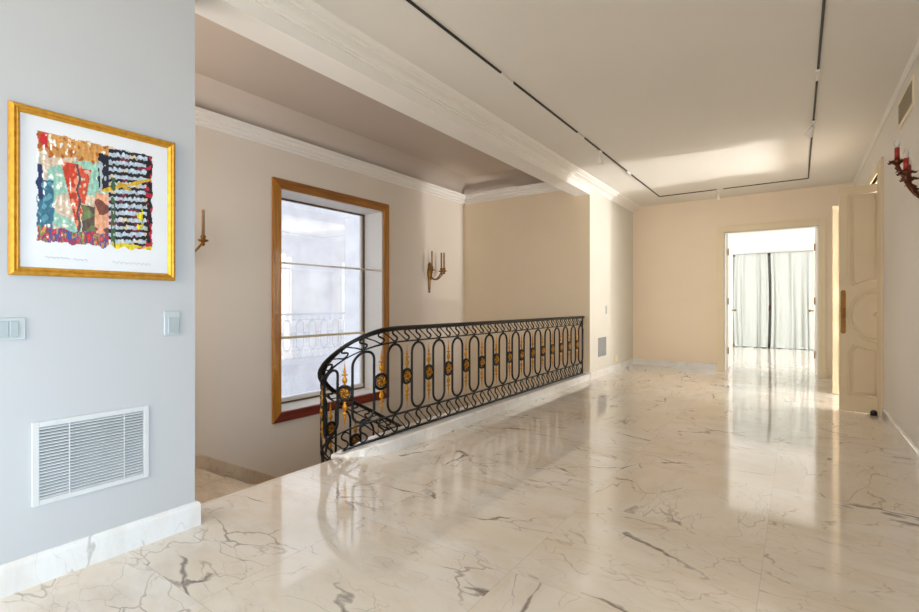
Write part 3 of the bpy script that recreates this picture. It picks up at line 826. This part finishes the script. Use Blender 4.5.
def spot(x, y, label, tilt=(0, 0), ln=.12):
    r = empty('track_spotlight', (x, y, HC-.15)); tag(r, label, 'spotlight')
    t = MB(); t.box(x-.018, x+.018, y-.035, y+.035, HC-.045, HC-.018); t.build('adapter', M['white_plastic'], r, bevel=.003)
    t = MB(); t.tube([(x, y, HC-.045), (x, y, HC-.085)], .006, 8); t.build('stem', M['white_plastic'], r)
    t = MB(); A = Vector((x, y, HC-.07)); dv = Vector((tilt[0], tilt[1], -1)).normalized()
    t.tube([A, A+dv*.02, A+dv*.05, A+dv*ln, A+dv*(ln+.005)], [.012, .02, .026, .040, .034], 16)
    t.build('lamp_head', M['white_plastic'], r)
spot(TX0, 5.85, 'white cone spotlight hanging from the left ceiling track', (.1, -.15))
spot(TX1, 6.19, 'white spotlight on the right ceiling track', (-.5, .1), .10)
spot(-1.08, TY1, 'small white spotlight on the end track near the far doorway', (0, .1), .11)

# ------------------------------------------------------------------ sconces
def arm_curve(b, tip, drop, n=14):
    b = Vector(b); tip = Vector(tip); out = []
    for k in range(n+1):
        u = k/n; p = b.lerp(tip, u); p.z = b.z+(tip.z-b.z)*u**2-drop*math.sin(PI*min(1, u*1.0))*(1-.25*u)
        out.append(p)
    return out
def sconce(y, zbase, label, arms, name='wall_sconce'):
    r = empty(name, (XW, y, zbase)); tag(r, label, 'wall sconce')
    t = MB()   # tapering back plate with finials
    pr = [(.001, 0), (.016, .008), (.024, .025), (.012, .04), (.022, .055), (.025, .12), (.032, .24), (.048, .30), (.055, .35), (.042, .41), (.024, .44), (.036, .465), (.034, .49), (.014, .51), (.001, .52)]
    rows = [[(XW+.012+.65*q*math.cos(2*PI*k/12), y+q*math.sin(2*PI*k/12), zbase+z) for k in range(12)] for q, z in pr]
    rows = [[(max(XW+.001, p[0]), p[1], p[2]) for p in rr] for rr in rows]
    t.grid(rows, True, True, True); t.build('back_plate', M['brass'], r)
    for dx, dy, cz in arms:
        tip = (XW+dx, y+dy, zbase+cz)
        t = MB(); t.tube(arm_curve((XW+.02, y, zbase+.30), tip, .10), .011, 8)
        a_ = t.build('arm', M['brass'], r)
        t = MB(); t.lathe([(.004, -.045), (.020, -.025), (.012, -.008), (.044, .010), (.052, .022), (.018, .026), (.024, .042), (.026, .06), (.016, .07), (.004, .07)], tip, 14)
        t.build('drip_cup', M['brass'], a_)
        t = MB(); t.lathe([(.0145, .06), (.0145, .31), (.012, .325), (.002, .33)], tip, 12); t.build('candle', M['tan_candle'], a_)
AR = [(.16, -.12, .36), (.25, .02, .34), (.17, .20, .36)]
sconce(6.30, 1.39, 'brass candle sconce on the stair wall right of the window', AR)
sconce(2.25, 1.47, 'brass candle sconce left of the window, partly behind the near wall', AR)

# five-light sconce on the right wall
SY = 4.42
r = empty('wall_sconce', (XR, SY, 1.84)); tag(r, 'dark bronze sconce with red candle sleeves on the right wall', 'wall sconce')
t = MB()
pr = [(.001, 0), (.014, .01), (.022, .04), (.012, .07), (.03, .11), (.038, .16), (.024, .22), (.012, .26), (.02, .29), (.001, .33)]
rows = [[(min(XR-.001, XR-.02-.8*q*math.cos(2*PI*k/12)), SY+q*math.sin(2*PI*k/12), 1.80+z) for k in range(12)] for q, z in pr]
t.grid(rows, True, True, True)
t.build('back_plate', M['dark_brass'], r)
for dx, dy, cz in ((-.185, -.02, 2.165), (-.155, -.13, 2.06), (-.11, .10, 2.06), (-.05, -.21, 2.165)):
    tip = (XR+dx, SY+dy, cz)
    t = MB(); t.tube(arm_curve((XR-.025, SY, 1.96), tip, .06), .009, 8)
    # leaf curls along the arm
    for q in range(3):
        b0 = Vector((XR-.03, SY, 1.96)).lerp(Vector(tip), .3+.25*q)+Vector((0, 0, -.05+.015*q))
        t.tube([b0, b0+Vector((-.02, .012*(-1)**q, .015)), b0+Vector((-.04, .02*(-1)**q, .0))], [.010, .008, .001], 6)
    a_ = t.build('arm', M['dark_brass'], r)
    t = MB(); t.lathe([(.004, -.05), (.014, -.035), (.008, -.02), (.02, -.005), (.044, .012), (.040, .016), (.014, .014), (.016, .03), (.004, .03)], tip, 12)
    for q in range(5):
        an = 2*PI*q/5; T0 = Vector(tip)+Vector((.034*math.cos(an), .034*math.sin(an), .01))
        t.tube([T0, T0+Vector((.014*math.cos(an), .014*math.sin(an), -.004)), T0+Vector((.024*math.cos(an), .024*math.sin(an), .006))], [.009, .006, .001], 6)
    t.build('drip_cup', M['dark_brass'], a_)
    t = MB(); t.lathe([(.014, .028), (.014, .105), (.002, .106)], tip, 12); t.build('candle_sleeve', M['red_candle'], a_)
    t = MB(); t.lathe([(.004, .104), (.010, .11), (.0165, .128), (.016, .142), (.010, .158), (.001, .17)], tip, 12); t.build('bulb', M['bulb'], a_)

# ------------------------------------------------------------------ far room curtains and window
def curtain(xa, xb, folds, pull, label, seed):
    rows = []; nz = 40; nx = folds*12
    for j in range(nz+1):
        v = j/nz; z = 2.585*(1-v)+.004
        row = []
        for i in range(nx+1):
            u = i/nx
            amp = (.012+.02*v)*(.7+.5*math.sin(9*u+seed))
            y = 15.55-amp*math.sin(2*PI*folds*u+.8*math.sin(3*v+seed))-.02*math.sin(5*u*PI+seed)*v
            sw = .05*math.sin(PI*v)*pull
            y += .02*math.sin(PI*folds*.37*u*2+seed*3); x = xa+(xb-xa)*u+sw*(u-.5)*2+.03*math.sin(PI*folds*.6*u+seed)*min(u, 1-u)*4+.012*math.sin(2*PI*folds*u*2+seed)
            if v > .9:
                q = (v-.9)/.1; y -= .16*q*q*(.5+.5*math.sin(2*PI*folds*.5*u+seed)); z = max(.006, z*(1-q)+.012+.01*q*math.sin(2*PI*folds*.5*u+seed))
            row.append((x, y, z))
        rows.append(row)
    t = MB(); t.grid(rows); o = t.build('curtain', M['curtain'], solid=.004)
    tag(o, label, 'curtain')
curtain(-1.44, -.665, 7, .6, 'left pale curtain in the room beyond the far doorway', .4)
curtain(-.60, .50, 9, -.5, 'wider right pale curtain puddling on the far room floor', 2.1)
wn2 = empty('window_2', (-.5, 15.75, 0)); struct(wn2, 'dark window strip showing between the far curtains', 'window')
t = MB()
for x in (-1.5, -.68, -.62, .49): t.box(x, x+.06, 15.7, 15.76, 0, 2.6)
for z in (0, 2.54): t.box(-1.5, .55, 15.7, 15.76, z, z+.06)
t.build('window_frame', M['grey_vent'], wn2)
t = MB(); t.box(-1.5, .55, 15.77, 15.775, 0, 2.6); t.build('pane', M['glass'], wn2)
t = MB(); t.box(-.66, -.60, 15.68, 15.70, 1.0, 1.16); t.tube([(-.63, 15.68, 1.1), (-.63, 15.64, 1.1), (-.53, 15.64, 1.1)], .01, 8); t.build('handle', M['brass'], wn2)
g = MB(); g.box(-6, 6, 15.9, 30, -.3, -.1); struct(g.build('ground', M['stair_marble']))
g = MB(); g.box(-6, 6, 17.2, 17.4, -.1, 3.4)
m = simple('dark_hedge_green', (150, 166, 156), .9, var=.3, scale=5)
struct(g.build('wall_garden', m))
t = MB(); t.tube([(-1.5, 15.6, 2.60), (.56, 15.6, 2.60)], .012, 8)
tag(t.build('curtain_rail', M['grey_vent']), 'thin rail carrying the pale curtains in the far room', 'curtain rail')

# ------------------------------------------------------------------ lights
def area(name, loc, aim, sx, sy, power, col, spread=PI):
    l = bpy.data.lights.new(name, 'AREA'); l.shape = 'RECTANGLE'; l.size = sx; l.size_y = sy; l.energy = power; l.color = col; l.spread = spread
    o = bpy.data.objects.new(name, l); C.objects.link(o); o.location = loc
    o.rotation_euler = (Vector(aim)-Vector(loc)).to_track_quat('-Z', 'Z').to_euler()
    return o
COOL = (.80, .90, 1.0); NEUT = (1, .97, .93); WARM = (1, .86, .68)
area('daylight_behind', (-1.5, -3.1, 1.7), (-1.0, 5, 1.6), 2.0, 2.2, 88, (1, .94, .83))
area('daylight_near_right', (.72, -.3, .70), (-2.6, .7, .40), 1.5, 1.0, 33, (.46, .73, 1), 1.8)
area('daylight_far_room', (4.1, 13, 1.7), (-1, 13, 1.2), 4.0, 2.4, 200, (1, .99, .98))
area('daylight_far_room_left', (-4.1, 13, 1.7), (-1, 13, 1.2), 4.0, 2.4, 170, (.97, .99, 1))
area('sun_bounce_side_room', (5.1, 7.55, .45), (.9, 7.5, 2.4), 1.5, .25, 75, (1, .98, .95), 1.0)  # added low lamp in place of sun bounced off the side room floor
area('daylight_side_room_high', (5.1, 7.1, 1.9), (.9, 7.6, 1.0), 1.8, 1.6, 225, (1, .965, .92))
area('stair_fill', (-4.0, .5, 2.0), (-4.3, 6, 1.2), 1.6, 1.6, 32, (1, .95, .90))  # added fill lamp to brighten the stair hall, no window modelled here
w = bpy.data.worlds.new('sky'); sc.world = w; w.use_nodes = True
bg = w.node_tree.nodes['Background']
bg.inputs[0].default_value = (.93, .95, 1, 1); bg.inputs[1].default_value = 1.3

# ------------------------------------------------------------------ camera
cam = bpy.data.cameras.new('camera'); co = bpy.data.objects.new('camera', cam); C.objects.link(co); sc.camera = co
co.location = (0, 0, 1.2)
yaw = math.atan(337.5/477.0)
co.rotation_euler = (PI/2, 0, yaw)
cam.sensor_fit = 'HORIZONTAL'; cam.sensor_width = 36; cam.lens = 36*477.0/919
cam.shift_y = -2/919
cam.clip_start = .05; cam.clip_end = 200

sc.view_settings.view_transform = 'Standard'; sc.view_settings.look = 'None'; sc.view_settings.gamma = 1
sc.view_settings.use_curve_mapping = False
sc.view_settings.exposure = 0.55
sc.cycles.use_denoising = True
sc.cycles.max_bounces = 10; sc.cycles.diffuse_bounces = 6; sc.cycles.glossy_bounces = 5
sc.cycles.sample_clamp_indirect = 6
sc.cycles.caustics_reflective = False; sc.cycles.caustics_refractive = False
